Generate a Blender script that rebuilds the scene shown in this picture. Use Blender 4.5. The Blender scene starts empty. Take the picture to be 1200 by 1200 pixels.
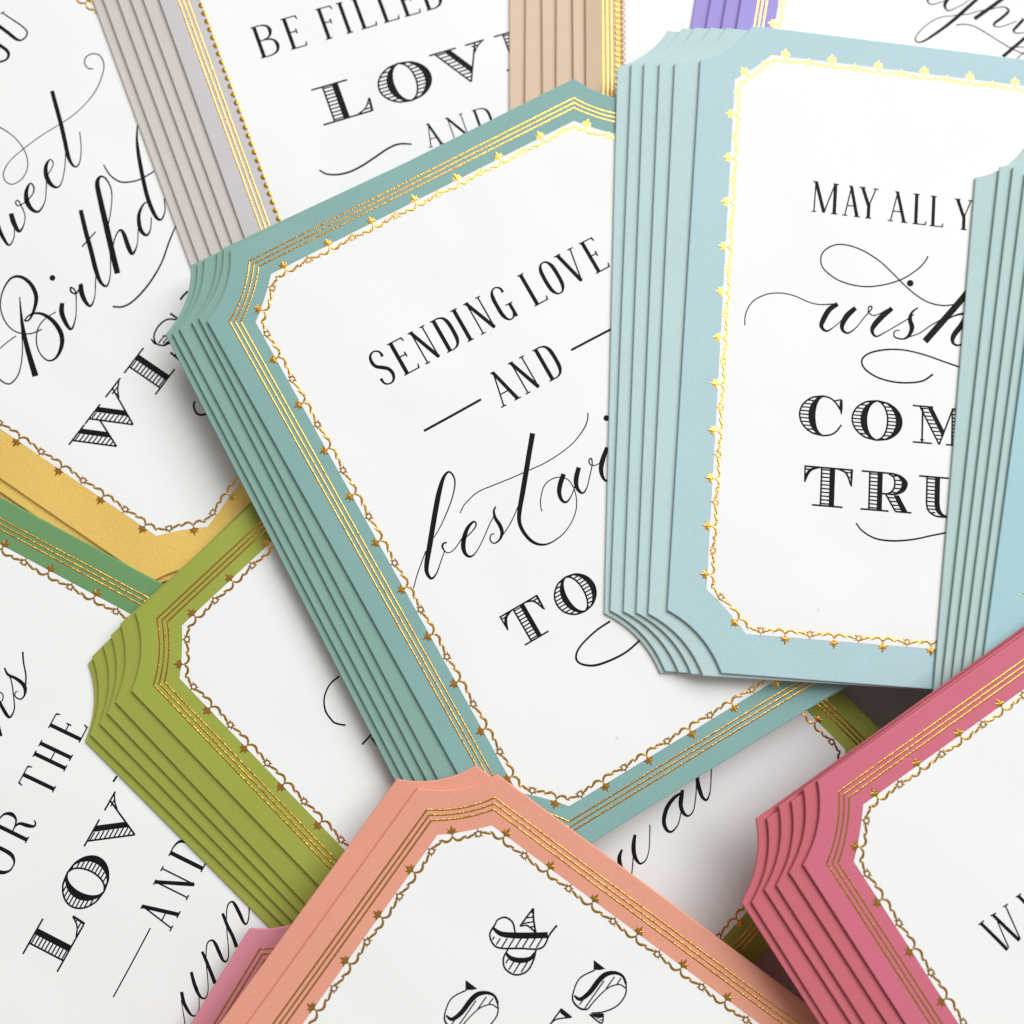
import bpy, bmesh, math
from mathutils import Matrix, Vector

# ------------------------------------------------------------------ camera, world, lamps, exposure
CAM_LOC=(-0.01318,-0.01848,0.19379)
CAM_ROT=[[0.997463, 0.0, -0.071181], [-0.007122, 0.994982, -0.099799], [0.070823, 0.100053, 0.992458]]
CAM_F=0.833
S = bpy.context.scene
cd = bpy.data.cameras.new("camera"); cam = bpy.data.objects.new("camera", cd)
S.collection.objects.link(cam); S.camera = cam
cd.sensor_fit = 'HORIZONTAL'; cd.sensor_width = 36.0; cd.lens = 36.0 * CAM_F
cd.clip_start = 0.01; cd.clip_end = 20.0
cam.matrix_world = Matrix.Translation(CAM_LOC) @ Matrix(CAM_ROT).to_4x4()
cd.dof.use_dof = True; cd.dof.focus_distance = CAM_LOC[2] - 0.0145; cd.dof.aperture_fstop = 7.5

wld = bpy.data.worlds.new("World"); S.world = wld; wld.use_nodes = True
bg = wld.node_tree.nodes["Background"]
bg.inputs[0].default_value = (1.0, 0.91, 0.83, 1); bg.inputs[1].default_value = 0.29

def area(name, loc, aim, sx, sy, watts, col):
    l = bpy.data.lights.new(name, 'AREA'); l.shape = 'RECTANGLE'; l.size = sx; l.size_y = sy
    l.energy = watts; l.color = col
    o = bpy.data.objects.new(name, l); S.collection.objects.link(o); o.location = loc
    o.rotation_euler = (Vector(aim) - Vector(loc)).to_track_quat('-Z', 'Y').to_euler()
    return o
area("window_light", (0.98, 1.42, 1.70), (0, 0, 0), 2.8, 1.75, 88.5, (0.945, 0.98, 1.0))

vs = S.view_settings; vs.view_transform = 'Standard'; vs.look = 'None'; vs.exposure = 0.0; vs.gamma = 1.0
vs.use_curve_mapping = False

# ------------------------------------------------------------------ materials
def lin(r, g, b, k=1.0):
    f = lambda c: ((c / 255 + 0.055) / 1.055) ** 2.4 if c > 10 else c / 255 / 12.92
    return (f(r) * k, f(g) * k, f(b) * k, 1)

def mat(name, col, rough=0.7, metal=0.0, var=0.05, vscale=300.0, bump=0.1, bscale=6000.0, spec=0.3, wave=0.0, specks=0.0):
    m = bpy.data.materials.new(name); m.use_nodes = True
    nt = m.node_tree; nd = nt.nodes; p = nd["Principled BSDF"]
    p.inputs["Roughness"].default_value = rough; p.inputs["Metallic"].default_value = metal
    p.inputs["Specular IOR Level"].default_value = spec
    tc = nd.new("ShaderNodeTexCoord")
    if var:
        n = nd.new("ShaderNodeTexNoise"); n.inputs["Scale"].default_value = vscale; n.inputs["Detail"].default_value = 5
        nt.links.new(tc.outputs["Object"], n.inputs["Vector"])
        mx = nd.new("ShaderNodeMix"); mx.data_type = 'RGBA'
        mx.inputs[6].default_value = tuple(c * (1 - var) for c in col[:3]) + (1,)
        mx.inputs[7].default_value = tuple(min(1, c * (1 + var)) for c in col[:3]) + (1,)
        nt.links.new(n.outputs["Fac"], mx.inputs[0]); nt.links.new(mx.outputs[2], p.inputs["Base Color"])
    else:
        p.inputs["Base Color"].default_value = col
    if bump:
        b = nd.new("ShaderNodeTexNoise"); b.inputs["Scale"].default_value = bscale; b.inputs["Detail"].default_value = 3
        nt.links.new(tc.outputs["Object"], b.inputs["Vector"])
        bn = nd.new("ShaderNodeBump"); bn.inputs["Strength"].default_value = bump; bn.inputs["Distance"].default_value = 0.0001
        nt.links.new(b.outputs["Fac"], bn.inputs["Height"]); nt.links.new(bn.outputs["Normal"], p.inputs["Normal"])
        if wave:
            w = nd.new("ShaderNodeTexNoise"); w.inputs["Scale"].default_value = 28; w.inputs["Detail"].default_value = 1
            w.noise_dimensions = '4D'; w.inputs["W"].default_value = len(bpy.data.materials) * 3.7
            nt.links.new(tc.outputs["Object"], w.inputs["Vector"])
            bw = nd.new("ShaderNodeBump"); bw.inputs["Strength"].default_value = 1.0; bw.inputs["Distance"].default_value = wave
            nt.links.new(w.outputs["Fac"], bw.inputs["Height"]); nt.links.new(bw.outputs["Normal"], bn.inputs["Normal"])
    if specks:
        v = nd.new("ShaderNodeTexVoronoi"); v.inputs["Scale"].default_value = 42; nt.links.new(tc.outputs["Object"], v.inputs["Vector"])
        th = nd.new("ShaderNodeMath"); th.operation = 'LESS_THAN'; th.inputs[1].default_value = 0.016
        nt.links.new(v.outputs["Distance"], th.inputs[0])
        sm = nd.new("ShaderNodeMath"); sm.operation = 'MULTIPLY'; sm.inputs[1].default_value = specks
        nt.links.new(th.outputs[0], sm.inputs[0])
        m2 = nd.new("ShaderNodeMix"); m2.data_type = 'RGBA'; m2.inputs[7].default_value = (0.35, 0.32, 0.30, 1)
        nt.links.new(sm.outputs[0], m2.inputs[0]); nt.links.new(mx.outputs[2], m2.inputs[6]); nt.links.new(m2.outputs[2], p.inputs["Base Color"])
    return m

M_WHITE = mat("white_print_paper", (0.86, 0.858, 0.85, 1), 0.62, var=0.022, vscale=1500, bump=0.22, bscale=2500, wave=0.0012, specks=0.3)
M_INK = mat("black_ink", (0.010, 0.0095, 0.010, 1), 0.6, var=0.25, vscale=900, bump=0.05, spec=0.08)
M_FOIL = mat("gold_foil", lin(230, 176, 84), 0.27, metal=1.0, var=0.10, vscale=500, bump=0.8, bscale=2600)
M_TABLE = mat("white_table_paint", (0.84, 0.83, 0.82, 1), 0.6, var=0.03, vscale=20, bump=0.05, bscale=400)
M_GOLD = mat("matte_gold_foil_stock", lin(255, 211, 116), 0.34, metal=0.32, var=0.08, vscale=1200, bump=0.8, bscale=2200, wave=0.002)

# ------------------------------------------------------------------ data in card millimetres (u right, v up, origin at the card's centre)
W,H,HB,N0=108.84,146.25,144.49,11.52
G0,W0=3.98,8.80
POSE={'A':(12.671,13.164,0.50975,13.750),'I':(1.680,-43.724,0.77062,6.500),'L':(134.298,-93.956,0.56227,25.600),'J':(13.040,-134.859,0.92986,15.060),'H':(-84.704,-72.123,1.07234,2.550),'G':(-98.127,65.206,0.96453,1.920),'F':(-17.985,107.327,0.35055,5.850),'B':(91.192,33.848,-0.08716,17.700),'C':(160.039,2.899,-0.20456,21.650),'D':(114.803,146.405,-0.19199,12.400),'E':(72.728,149.214,-0.01060,9.800),'K':(-15.007,-160.775,1.01674,7.150)}
UNDER={'A':[(9.939,12.058,0.48454),(8.252,10.938,0.48010),(5.661,10.330,0.48766),(4.004,9.250,0.48505),(2.344,9.052,0.48323)],'B':[(86.493,33.979,-0.07262),(83.678,34.662,-0.06504),(80.757,35.282,-0.05878),(78.018,35.488,-0.05833),(75.966,35.827,-0.04184)],'C':[(158.473,3.576,-0.20124),(156.267,3.334,-0.19395),(154.569,5.378,-0.18550),(152.550,6.071,-0.17537),(149.339,5.097,-0.14444)],'D':[(111.472,147.396,-0.18850),(108.242,147.398,-0.19548),(104.655,148.831,-0.18675)],'E':[(69.669,149.581,-0.00537),(66.222,149.012,-0.01497),(62.558,149.751,-0.00362),(59.148,149.029,-0.01584),(55.132,149.589,-0.00711)],'F':[(-21.129,106.525,0.35758),(-23.378,104.982,0.35899),(-26.375,104.715,0.35870),(-28.947,102.768,0.36039),(-31.283,102.547,0.36275)],'G':[(-99.888,63.264,0.96802),(-100.456,61.347,0.96104)],'I':[(-1.844,-46.829,0.76103),(-3.644,-48.201,0.77307),(-5.310,-49.916,0.77944),(-7.352,-50.776,0.79721),(-8.594,-53.116,0.78656)],'J':[(8.908,-133.101,0.93177)],'L':[(131.781,-95.217,0.56664),(129.190,-98.387,0.55878),(127.206,-98.652,0.56751),(124.537,-102.041,0.55704),(122.963,-101.313,0.56838)]}
LETTERING=[
('A','black flourished script reading best wi',[[(-43.83,-9.36,0.148),(-41.84,-7.3,0.148),(-39.77,-5.47,0.148),(-37.79,-3.81,0.186)],[(-34.96,-2.18,0.112),(-32.03,-0.37,0.15),(-28.19,2.67,0.188),(-25.8,5.25,0.226),(-25.03,7,0.301),(-25.36,8.49,0.339),(-26.91,8.04,0.602),(-29.21,5.85,0.976),(-31.71,2.9,1.048),(-34.09,-0.08,1.045),(-36.68,-3.36,1.042),(-38.8,-6.02,0.966),(-39.8,-7.81,0.742),(-39.62,-9.41,0.445),(-38.11,-8.98,0.223),(-36.03,-7.16,0.149),(-34.57,-5.84,0.149),(-34.35,-4.67,0.373),(-33.76,-4.23,0.299),(-33.1,-4.43,0.224)],[(-34.53,-5,0.224),(-34.03,-6.4,0.149),(-32.41,-6.41,0.149),(-30.35,-5.41,0.15),(-28.89,-4.72,0.15)],[(-30.02,-5.6,0.15),(-27.56,-5.04,0.188),(-25.94,-4.22,0.263),(-26.02,-3.31,0.338),(-27.75,-3.85,0.676),(-29.42,-5.29,0.899),(-30.59,-7,0.898),(-30.84,-8.58,0.599),(-30.06,-9.49,0.337),(-28.26,-8.96,0.15),(-25.47,-7.08,0.15),(-23.19,-5.33,0.151),(-21.33,-4.2,0.151)],[(-20.33,-2.8,0.227),(-21.16,-3.42,0.378),(-21.64,-4.89,0.604),(-21.56,-6.67,0.755),(-21.88,-8.23,0.679),(-23.05,-9.3,0.377),(-24.45,-9.47,0.226),(-24.89,-8.49,0.226),(-24.23,-7.56,0.188),(-23.44,-7.7,0.151)],[(-22.7,-9.06,0.151),(-20.97,-8.3,0.151),(-18.69,-6.98,0.151),(-16.03,-4.98,0.152)],[(-5.61,7.12,1.075),(-7.79,4.47,1.034),(-10.75,0.83,1.031),(-13.69,-2.79,1.027),(-16.15,-5.79,0.911),(-17.56,-8.05,0.758),(-17.86,-10.48,0.682),(-17.31,-12.96,0.606),(-15.87,-14.64,0.417),(-13.6,-15.26,0.228),(-10.24,-14.76,0.153),(-7.05,-13.06,0.153),(-4.92,-10.75,0.153),(-3.82,-7.85,0.154),(-3.94,-5.37,0.154),(-5.32,-3.94,0.153),(-7.29,-3.51,0.153),(-9.13,-4.02,0.153),(-10.87,-5.68,0.153),(-11.88,-7.3,0.152),(-12.22,-8.51,0.152)],[(-27.65,-0.36,0.15),(-25.75,0.88,0.151),(-22.23,1.74,0.151),(-18.51,1.41,0.152),(-14.44,0.9,0.152),(-10.68,0.57,0.153),(-6.9,0.24,0.153),(-2.82,0.41,0.154),(1.13,1.1,0.154),(4.73,2.67,0.194),(6.48,4.16,0.194),(7.11,5.24,0.194)],[(-4.14,-3.8,0.921),(-5.92,-5.36,0.996),(-7.05,-6.93,0.842),(-7.31,-8.54,0.612),(-6.67,-9.34,0.383),(-5.26,-8.81,0.192),(-3.63,-7.52,0.154),(-2.52,-6.38,0.154)],[(-0.57,-4.15,0.925),(-2.33,-6.04,1),(-3.12,-7.8,0.768),(-2.69,-9.36,0.384),(-1.27,-8.83,0.192),(0.39,-7.11,0.154),(2.25,-5.05,0.193),(2.77,-3.79,0.232),(2.13,-3.88,0.232),(1.92,-4.87,0.193),(2.89,-5.5,0.155),(4.24,-5.49,0.155)],[(7.05,-3.36,0.776),(4.87,-5.17,1.007),(3.36,-6.99,0.928),(2.9,-8.94,0.541),(3.55,-9.75,0.387),(5.12,-9.74,0.194)]],
 [[(10.68,1.94),(10.44,1.7),(10.1,1.6),(9.77,1.69),(9.52,1.92),(9.43,2.25),(9.52,2.58),(9.77,2.82),(10.1,2.92),(10.44,2.84),(10.68,2.6),(10.77,2.27)]],[]),
('A','condensed black capitals reading SENDING LOVE',[],
 [],[('c', 'S', -28.81, 31.25, 1.0, 0.0001, 3.82, 7.78), ('c', 'E', -23.77, 31.25, 1.0, 0.0001, 4.12, 7.78), ('c', 'N', -18.41, 31.25, 1.0, 0.0001, 3.91, 7.78), ('c', 'D', -13.06, 31.25, 1.0, 0.0001, 3.84, 7.78), ('c', 'I', -7.87, 31.26, 1.0, 0.0001, 1.25, 7.78), ('c', 'N', -4.73, 31.26, 1.0, 0.0001, 4.03, 7.78), ('c', 'G', 1.15, 31.26, 1.0, 0.0001, 3.61, 7.78), ('c', 'L', 8.49, 31.26, 1.0, 0.0001, 3.84, 7.78), ('c', 'O', 13.37, 31.26, 1.0, 0.0001, 3.72, 7.78), ('c', 'V', 18.18, 31.26, 1.0, 0.0001, 4.59, 7.78), ('c', 'E', 24.27, 31.26, 1.0, 0.0001, 3.82, 7.78)]),
('A','condensed black capitals reading AND between two dashes',[[(10.88,19,0.436),(15.62,18.96,0.437),(20.65,18.89,0.44),(25.73,18.86,0.442)],[(-25.75,18.77,0.452),(-18.82,18.81,0.455),(-11.7,18.9,0.458)]],
 [],[('c', 'A', -8.7, 15.18, 1.0, -0.0016, 4.7, 7.79), ('c', 'N', -2.67, 15.17, 1.0, -0.0016, 3.78, 7.79), ('c', 'D', 3.27, 15.16, 1.0, -0.0016, 3.99, 7.79)]),
('A','hatched display capitals reading TO above a loop',[[(-11.21,-35.86,0.365),(-15.06,-36.13,0.318),(-19.38,-37.25,0.317),(-21.27,-38.72,0.361),(-21.16,-40.32,0.361),(-19.03,-42.05,0.407),(-15.83,-42.87,0.409),(-11.78,-43.15,0.365),(-8.27,-42.59,0.366),(-5.15,-41.8,0.367)]],
 [],[('d', 'T', -31.09, -31.31, 1.0, 0.007, 9.15, 7.89), ('d', 'O', -19.37, -31.23, 1.0, 0.007, 9.17, 7.89)]),
('B','condensed black capitals reading MAY ALL Y',[],
 [],[('c', 'M', -27.57, 29.97, 1.0, -0.0099, 6.07, 7.1), ('c', 'A', -20.41, 29.89, 1.0, -0.0099, 3.81, 7.1), ('c', 'Y', -16.7, 29.86, 1.0, -0.0099, 4.14, 7.1), ('c', 'A', -9.97, 29.79, 1.0, -0.0099, 4.28, 7.1), ('c', 'L', -4.47, 29.74, 1.0, -0.0099, 3.31, 7.1), ('c', 'L', -0.51, 29.7, 1.0, -0.0099, 3.31, 7.1), ('c', 'Y', 5.32, 29.64, 1.0, -0.0099, 4.19, 7.1)]),
('B','black flourished script reading wish',[[(-41.19,2.49,0.177),(-41.11,5.17,0.177),(-39.71,8.01,0.178),(-36.91,9.88,0.178),(-33.83,10.57,0.179),(-30.69,10.32,0.179),(-27.51,9.3,0.179),(-24.8,8.91,0.18),(-21.68,9.37,0.225)],[(-20.7,9.48,0.901),(-22.52,8.02,1.079),(-23.77,5.64,1.076),(-24.15,4.03,0.806),(-22.99,3.11,0.403),(-21.46,4.08,0.179),(-19.52,6.08,0.135),(-18.03,8.04,0.135)],[(-16.62,9,0.903),(-18.44,7.09,1.171),(-19.48,4.96,0.989),(-19.29,3.63,0.629),(-18.06,3.17,0.36),(-16.32,4.61,0.18),(-14.61,7.04,0.181),(-13.1,9.01,0.226),(-13.04,9.7,0.272),(-13.66,9.49,0.226),(-13.62,8.28,0.226),(-12.6,7.7,0.181),(-11.04,8.32,0.181),(-9.49,9.39,0.182)],[(-8.37,9.78,0.909),(-10.57,7.69,1.178),(-12.3,5.48,1.085),(-12.7,4.08,0.722),(-11.76,3.05,0.361),(-9.77,4.16,0.181),(-7.12,6.01,0.182),(-4.9,7.6,0.182),(-3.35,8.9,0.182)],[(-2.49,10.58,0.228),(-3.82,9.3,0.456),(-4.22,7.67,0.911),(-3.71,5.91,1.001),(-4.33,4.04,0.636),(-5.66,3.09,0.317),(-7.39,3.28,0.272),(-7.82,4.13,0.227),(-7.3,4.86,0.181),(-6.49,4.95,0.182)],[(-4.77,3.54,0.182),(-2.08,4.72,0.182),(0.58,6.81,0.183),(3.72,8.95,0.183)],[(9.94,16.84,1.387),(8.38,14.7,1.384),(5.94,11.46,1.379),(2.84,7.5,1.373),(-0.67,3.06,1.366)],[(5.69,12.12,0.23),(3.19,11.63,0.229),(-0.02,11.98,0.229),(-2.8,13.28,0.229),(-5.6,15.26,0.228),(-8.41,17.71,0.228),(-11.69,20.33,0.228),(-15.86,22.4,0.228),(-19.53,23.14,0.227),(-22.23,22.7,0.227),(-24.42,21,0.226),(-24.92,18.88,0.226),(-24.02,16.93,0.226),(-21.01,14.98,0.226),(-17.36,14.14,0.226),(-13.74,14.16,0.227),(-9.69,15.19,0.228),(-6.11,16.81,0.229),(-2.98,19.21,0.229),(-1.21,21.24,0.23),(-0.56,22.61,0.23)],[(2.41,6.77,0.183),(5.08,9.09,0.229),(7.35,10.11,0.46),(8.5,9.91,0.736),(7.64,7.77,1.102),(5.88,5.09,1.099),(5.69,3.48,0.64),(6.84,2.92,0.366),(8.42,3.76,0.229)],[(9.95,-2.63,0.32),(7.2,-1.91,0.319),(3.53,-1.02,0.273),(-1.04,0.09,0.273),(-5.58,0.62,0.272),(-9.63,0.26,0.316),(-13.19,-0.91,0.315),(-14.79,-2.64,0.314),(-13.95,-4.56,0.314),(-11.21,-6.07,0.314),(-7.59,-6.74,0.315),(-3.99,-6.61,0.316),(-0.86,-5.85,0.317),(1.35,-4.16,0.363)]],
 [[(-3.66,16.02),(-3.75,15.62),(-4.03,15.31),(-4.41,15.16),(-4.8,15.23),(-5.09,15.48),(-5.21,15.85),(-5.12,16.25),(-4.84,16.57),(-4.46,16.71),(-4.07,16.65),(-3.78,16.4)]],[]),
('B','hatched display capitals reading COM',[],
 [],[('d', 'C', -28.18, -19.98, 1.0, 0.0093, 9.57, 8.3), ('d', 'O', -16.5, -19.87, 1.0, 0.0093, 11.28, 8.3), ('d', 'M', -2.9, -19.75, 1.0, 0.0093, 13.07, 8.3)]),
('B','hatched display capitals reading TRU above a curved rule',[[(-14.7,-38.43,0.251),(-13.39,-39.91,0.251),(-10.83,-41.22,0.283),(-7.99,-41.59,0.315),(-4.85,-41.38,0.316),(-1.39,-40.72,0.285),(1.74,-39.78,0.286),(4.89,-38.9,0.286),(7.42,-38.12,0.287)]],
 [],[('d', 'T', -26.52, -35.49, 1.0, 0.0064, 10.65, 8.49), ('d', 'R', -13.87, -35.41, 1.0, 0.0064, 11.49, 8.49), ('d', 'U', -1.03, -35.32, 1.0, 0.0064, 13.03, 8.49)]),
('F','condensed black capitals reading BE FILLED',[],
 [],[('c', 'B', -37.43, 11.08, 0.9999, -0.0106, 5.45, 7.84), ('c', 'E', -30.22, 11.0, 0.9999, -0.0106, 4.29, 7.84), ('c', 'F', -21.79, 10.91, 0.9999, -0.0106, 4.84, 7.84), ('c', 'I', -16.71, 10.86, 0.9999, -0.0106, 1.77, 7.84), ('c', 'L', -13.34, 10.82, 0.9999, -0.0106, 4.34, 7.84), ('c', 'L', -7.86, 10.76, 0.9999, -0.0106, 4.37, 7.84), ('c', 'E', -2.66, 10.71, 0.9999, -0.0106, 4.36, 7.84), ('c', 'D', 2.71, 10.65, 0.9999, -0.0106, 4.85, 7.84)]),
('F','hatched display capitals reading LOVE',[],
 [],[('d', 'L', -28.98, -8.59, 0.9999, -0.0123, 12.23, 9.06), ('d', 'O', -14.24, -8.78, 0.9999, -0.0123, 12.65, 9.06), ('d', 'V', -0.43, -8.95, 0.9999, -0.0123, 13.54, 9.06), ('d', 'E', 15.63, -9.14, 0.9999, -0.0123, 10.37, 9.06)]),
('F','condensed black capitals reading AND beside a wavy rule',[[(-33.43,-18.38,0.287),(-32.23,-19.74,0.335),(-30.01,-20.64,0.384),(-27.05,-20.92,0.385),(-23.8,-20.39,0.386),(-20.36,-19.38,0.387),(-16.91,-18.36,0.389),(-14.25,-18.15,0.39),(-11.47,-19.07,0.293)]],
 [],[('c', 'A', -7.97, -21.19, 0.9999, -0.0168, 3.52, 5.68), ('c', 'N', -2.37, -21.28, 0.9999, -0.0168, 4.58, 5.68), ('c', 'D', 4.08, -21.39, 0.9999, -0.0168, 4.25, 5.68)]),
('G','condensed black capitals ending in U',[[(31.71,44.14,0.236),(31.74,41.47,0.26),(31.76,38.81,0.284),(31.43,37.07,0.284),(30.32,36.37,0.283),(28.96,36.66,0.33),(28.45,37.76,0.66),(28.59,39.95,0.754),(28.7,42.41,0.753),(28.77,44.25,0.753)],[(31.29,44.26,0.189),(32.25,43.96,0.189)],[(25.16,41.46,0.704),(25.08,39.62,0.705),(25.01,37.78,0.705),(24.47,36.77,0.611),(23.26,36.44,0.423),(21.94,37.2,0.422),(21.4,38.26,0.469)]],
 [],[]),
('G','black flourished script ending in weet',[[(23.22,23.76,0.817),(20.72,20.67,0.879),(17.84,17.1,0.878),(15.32,14.2,0.877),(12.8,11.31,0.813),(11.74,9.32,0.5),(12.03,8.36,0.313),(13.52,8.63,0.188),(16.11,10.27,0.157),(19.05,12.89,0.157)],[(32.99,19.68,0.19),(32.41,20.63,0.19),(32.9,22,0.19),(34.34,22.69,0.19),(35.84,22.03,0.191),(36.44,20.49,0.191),(35.34,18.47,0.191),(32.89,17.1,0.159),(28.94,16.02,0.158),(24.67,15.97,0.126),(20.79,16.58,0.126),(17.14,17.75,0.125),(12.87,19.21,0.125),(8.21,20.35,0.124),(4.41,20.94,0.124),(1.45,20.42,0.154),(0.03,18.94,0.154),(0.28,17.18,0.154),(2.41,16.28,0.155),(5.01,16.72,0.155),(7.16,18.36,0.155),(8.66,20.89,0.155),(9.47,24.06,0.155),(9.42,27.54,0.186),(8.98,29.55,0.186)],[(6.16,12.32,0.155),(8.51,12.55,0.156),(9.72,13.19,0.218),(9.8,14.12,0.249),(8.31,13.96,0.685),(6.64,12.81,0.933),(5.46,11,0.932),(5.26,9.29,0.56),(6.17,8.62,0.249),(8.38,9.32,0.156),(11.31,11.04,0.156),(13.51,12.63,0.156)],[(-1.66,12.19,0.216),(1.23,12.22,0.217),(2.61,13.11,0.304),(2.71,14.17,0.304),(0.75,13.66,0.779),(-1.03,12.12,1.038),(-1.88,10.11,0.778),(-1.36,8.61,0.433),(1.27,8.98,0.174),(4.07,10.73,0.174),(6.32,12.45,0.174)],[(-8.31,14.95,0.773),(-10.01,12.55,0.772),(-10.98,10.73,0.686),(-11.45,9.01,0.343),(-9.35,9.27,0.172),(-6.77,11.26,0.172),(-5.76,12.25,0.172)],[(-5.3,13.2,0.948),(-6.77,11.26,1.033),(-7.61,9.25,0.603),(-5.92,9.3,0.216),(-3.89,10.48,0.173),(-2.54,12.6,0.216),(-2,13.83,0.216),(-2.68,13.97,0.216),(-3,13.06,0.216),(-1.47,12.33,0.173)]],
 [],[]),
('G','black flourished script reading Birthd',[[(-19.61,-0.13,0.171),(-22.34,-2.6,0.427),(-24.98,-5.16,0.767),(-28.32,-9.06,1.021),(-31.97,-13.89,1.274)],[(-22.69,-8.51,0.214),(-25.01,-7.06,0.213),(-26.39,-4.36,0.213),(-26.01,-1.39,0.213),(-24.15,1.49,0.213),(-21.08,3.48,0.256),(-17.54,4.05,0.385),(-15.85,2.66,0.6),(-15.76,0.03,0.772),(-17.19,-2.69,0.857),(-19.5,-4.19,0.685),(-22.3,-4.99,0.342),(-23.21,-4.5,0.341),(-22.85,-4.23,0.256),(-21.15,-4.64,0.342),(-19.9,-6.38,0.599),(-19.8,-9.26,0.857),(-20.98,-12.31,0.943),(-23.02,-14.14,0.856),(-25.81,-14.92,0.512),(-27.52,-14.08,0.298),(-27.43,-11.86,0.213),(-25.82,-9.45,0.213),(-23.12,-7.76,0.214),(-20.43,-7.59,0.171),(-17.79,-8.54,0.172)],[(-27.11,-4.92,0.17),(-30.21,-4.09,0.17),(-32.62,-3.82,0.169)],[(-25.15,-4.92,0.17),(-29.37,-8.37,0.17),(-33.37,-10.53,0.212),(-36.01,-10.69,0.254),(-36.92,-9.79,0.253),(-36.94,-8.21,0.253),(-36.43,-6.22,0.253)],[(-15.34,-8.4,0.86),(-17.22,-9.72,1.031),(-18.77,-12.25,0.773),(-18.88,-13.68,0.429),(-16.19,-12.72,0.172),(-13.19,-10.6,0.172)],[(-13.19,-10.6,0.172),(-11.48,-9.04,0.259),(-11.4,-7.73,0.302),(-12.17,-8.48,0.345),(-11.67,-9.56,0.302),(-9.2,-9.05,0.216)],[(-9.51,-9.01,0.864),(-11.04,-10.44,1.037),(-12.19,-12.39,0.777),(-12.29,-13.82,0.432),(-10.13,-13.27,0.173),(-7.06,-11.22,0.173),(-5.5,-10.21,0.174)],[(4.3,1.45,0.872),(0.94,-2.46,0.958),(-1.77,-5.87,0.956),(-4.84,-9.55,0.955),(-6.61,-12.24,0.694),(-6.58,-13.85,0.391),(-4.49,-13.2,0.174),(-1.44,-11.07,0.174),(0.67,-9.21,0.174)],[(-2.38,-3.99,0.261),(2.15,-4.27,0.218)],[(4.33,-5.91,0.175),(8.34,-3.83,0.175),(11.81,-1.38,0.22),(13.43,1.21,0.308),(13.22,2.7,0.439),(11.45,2.31,0.965),(8.5,-0.85,1.138),(4.39,-5.59,1.224),(0.92,-9.57,1.221),(-2.85,-14.03,1.219)],[(-0.57,-10.69,0.174),(3.18,-8.69,0.218),(5.51,-8.31,0.35),(5.46,-9.44,0.788),(3.48,-12.29,0.963),(2.76,-13.92,0.613),(4.96,-13.53,0.175),(7.35,-12.02,0.176),(9.28,-10.69,0.176)],[(14.87,-9.54,0.221),(13.52,-8.89,0.353),(10.84,-9.63,0.704),(8.41,-11.89,0.879),(8.06,-13.8,0.527),(9.71,-13.66,0.22),(12.1,-12.15,0.176)],[(27.94,3.54,0.222),(25.44,1.83,0.444),(23.27,-0.07,0.709),(20.55,-2.82,0.841),(16.63,-7.13,0.884),(14.24,-10.28,0.883),(12.75,-13.04,0.706),(13.03,-14.21,0.397),(15.01,-13.73,0.221),(17.4,-11.79,0.221)],[(15.88,3.89,0.22),(14.77,1.4,0.264),(14.69,-1.14,0.308),(15.68,-2.88,0.309),(17.74,-4.64,0.265),(21.32,-6.11,0.266)],[(14.54,-17.49,0.221),(9.91,-18.73,0.309),(4.74,-20.37,0.307),(-0.54,-21.03,0.35),(-5.3,-20.77,0.348),(-8.22,-19.7,0.347),(-9.62,-17.76,0.347)]],
 [[(-11.58,-3.7),(-11.91,-3.84),(-12.25,-3.81),(-12.51,-3.6),(-12.63,-3.28),(-12.57,-2.94),(-12.34,-2.66),(-12.02,-2.52),(-11.68,-2.56),(-11.41,-2.76),(-11.3,-3.08),(-11.36,-3.42)]],[]),
('G','hatched display capitals reading WIS',[[(-16.63,-45.29,0.373),(-17.71,-45.85,0.372),(-18.56,-47.17,0.419),(-18.28,-48.41,0.419),(-16.95,-49.46,0.42)],[(0.32,-28.87,0.423),(1.53,-28.85,0.423),(2.88,-29.02,0.424)]],
 [],[('d', 'W', -40.11, -37.6, 1.0, 0.0032, 18.69, 8.69), ('d', 'I', -20.37, -37.54, 1.0, 0.0032, 7.12, 8.69), ('d', 'S', -11.66, -37.51, 1.0, 0.0032, 9.01, 8.69)]),
('H','black script ending in es',[[(23.59,39.4,0.256),(22.71,38.04,0.448),(22.76,36.19,0.577),(22.51,34.54,0.706),(21.83,33.38,0.706),(20.49,32.75,0.32),(19.48,33.07,0.256),(19.4,34.14,0.192),(20.02,34.71,0.16),(20.58,34.49,0.16)],[(28.22,37.83,0.322),(26.32,36.48,0.257),(24.29,34.69,0.257),(22.28,33.58,0.257)],[(17.75,37.99,0.319),(16.8,36.29,0.574),(15.44,33.97,0.638),(15.31,32.96,0.383),(17.02,33.06,0.224),(18.94,34.31,0.192),(21.54,36.39,0.192),(22.58,37.58,0.192)],[(18.86,38.67,0.16),(18.8,37.52,0.16),(18.6,36.72,0.192),(17.58,36.21,0.16),(16.86,36.52,0.159)],[(12.76,34.19,0.445),(11.8,33.23,0.445),(11.09,32.5,0.445)]],
 [],[]),
('H','condensed black capitals reading OR THE',[],
 [],[('c', 'T', 4.48, 17.1, 0.9992, 0.04, 4.4, 7.33), ('c', 'H', 10.62, 17.34, 0.9992, 0.04, 4.01, 7.33), ('c', 'E', 17.03, 17.6, 0.9992, 0.04, 4.08, 7.33), ('c', 'O', -13.29, 16.46, 0.9996, 0.0282, 5.32, 7.32), ('c', 'R', -5.73, 16.68, 0.9996, 0.0282, 5.16, 7.32)]),
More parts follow.
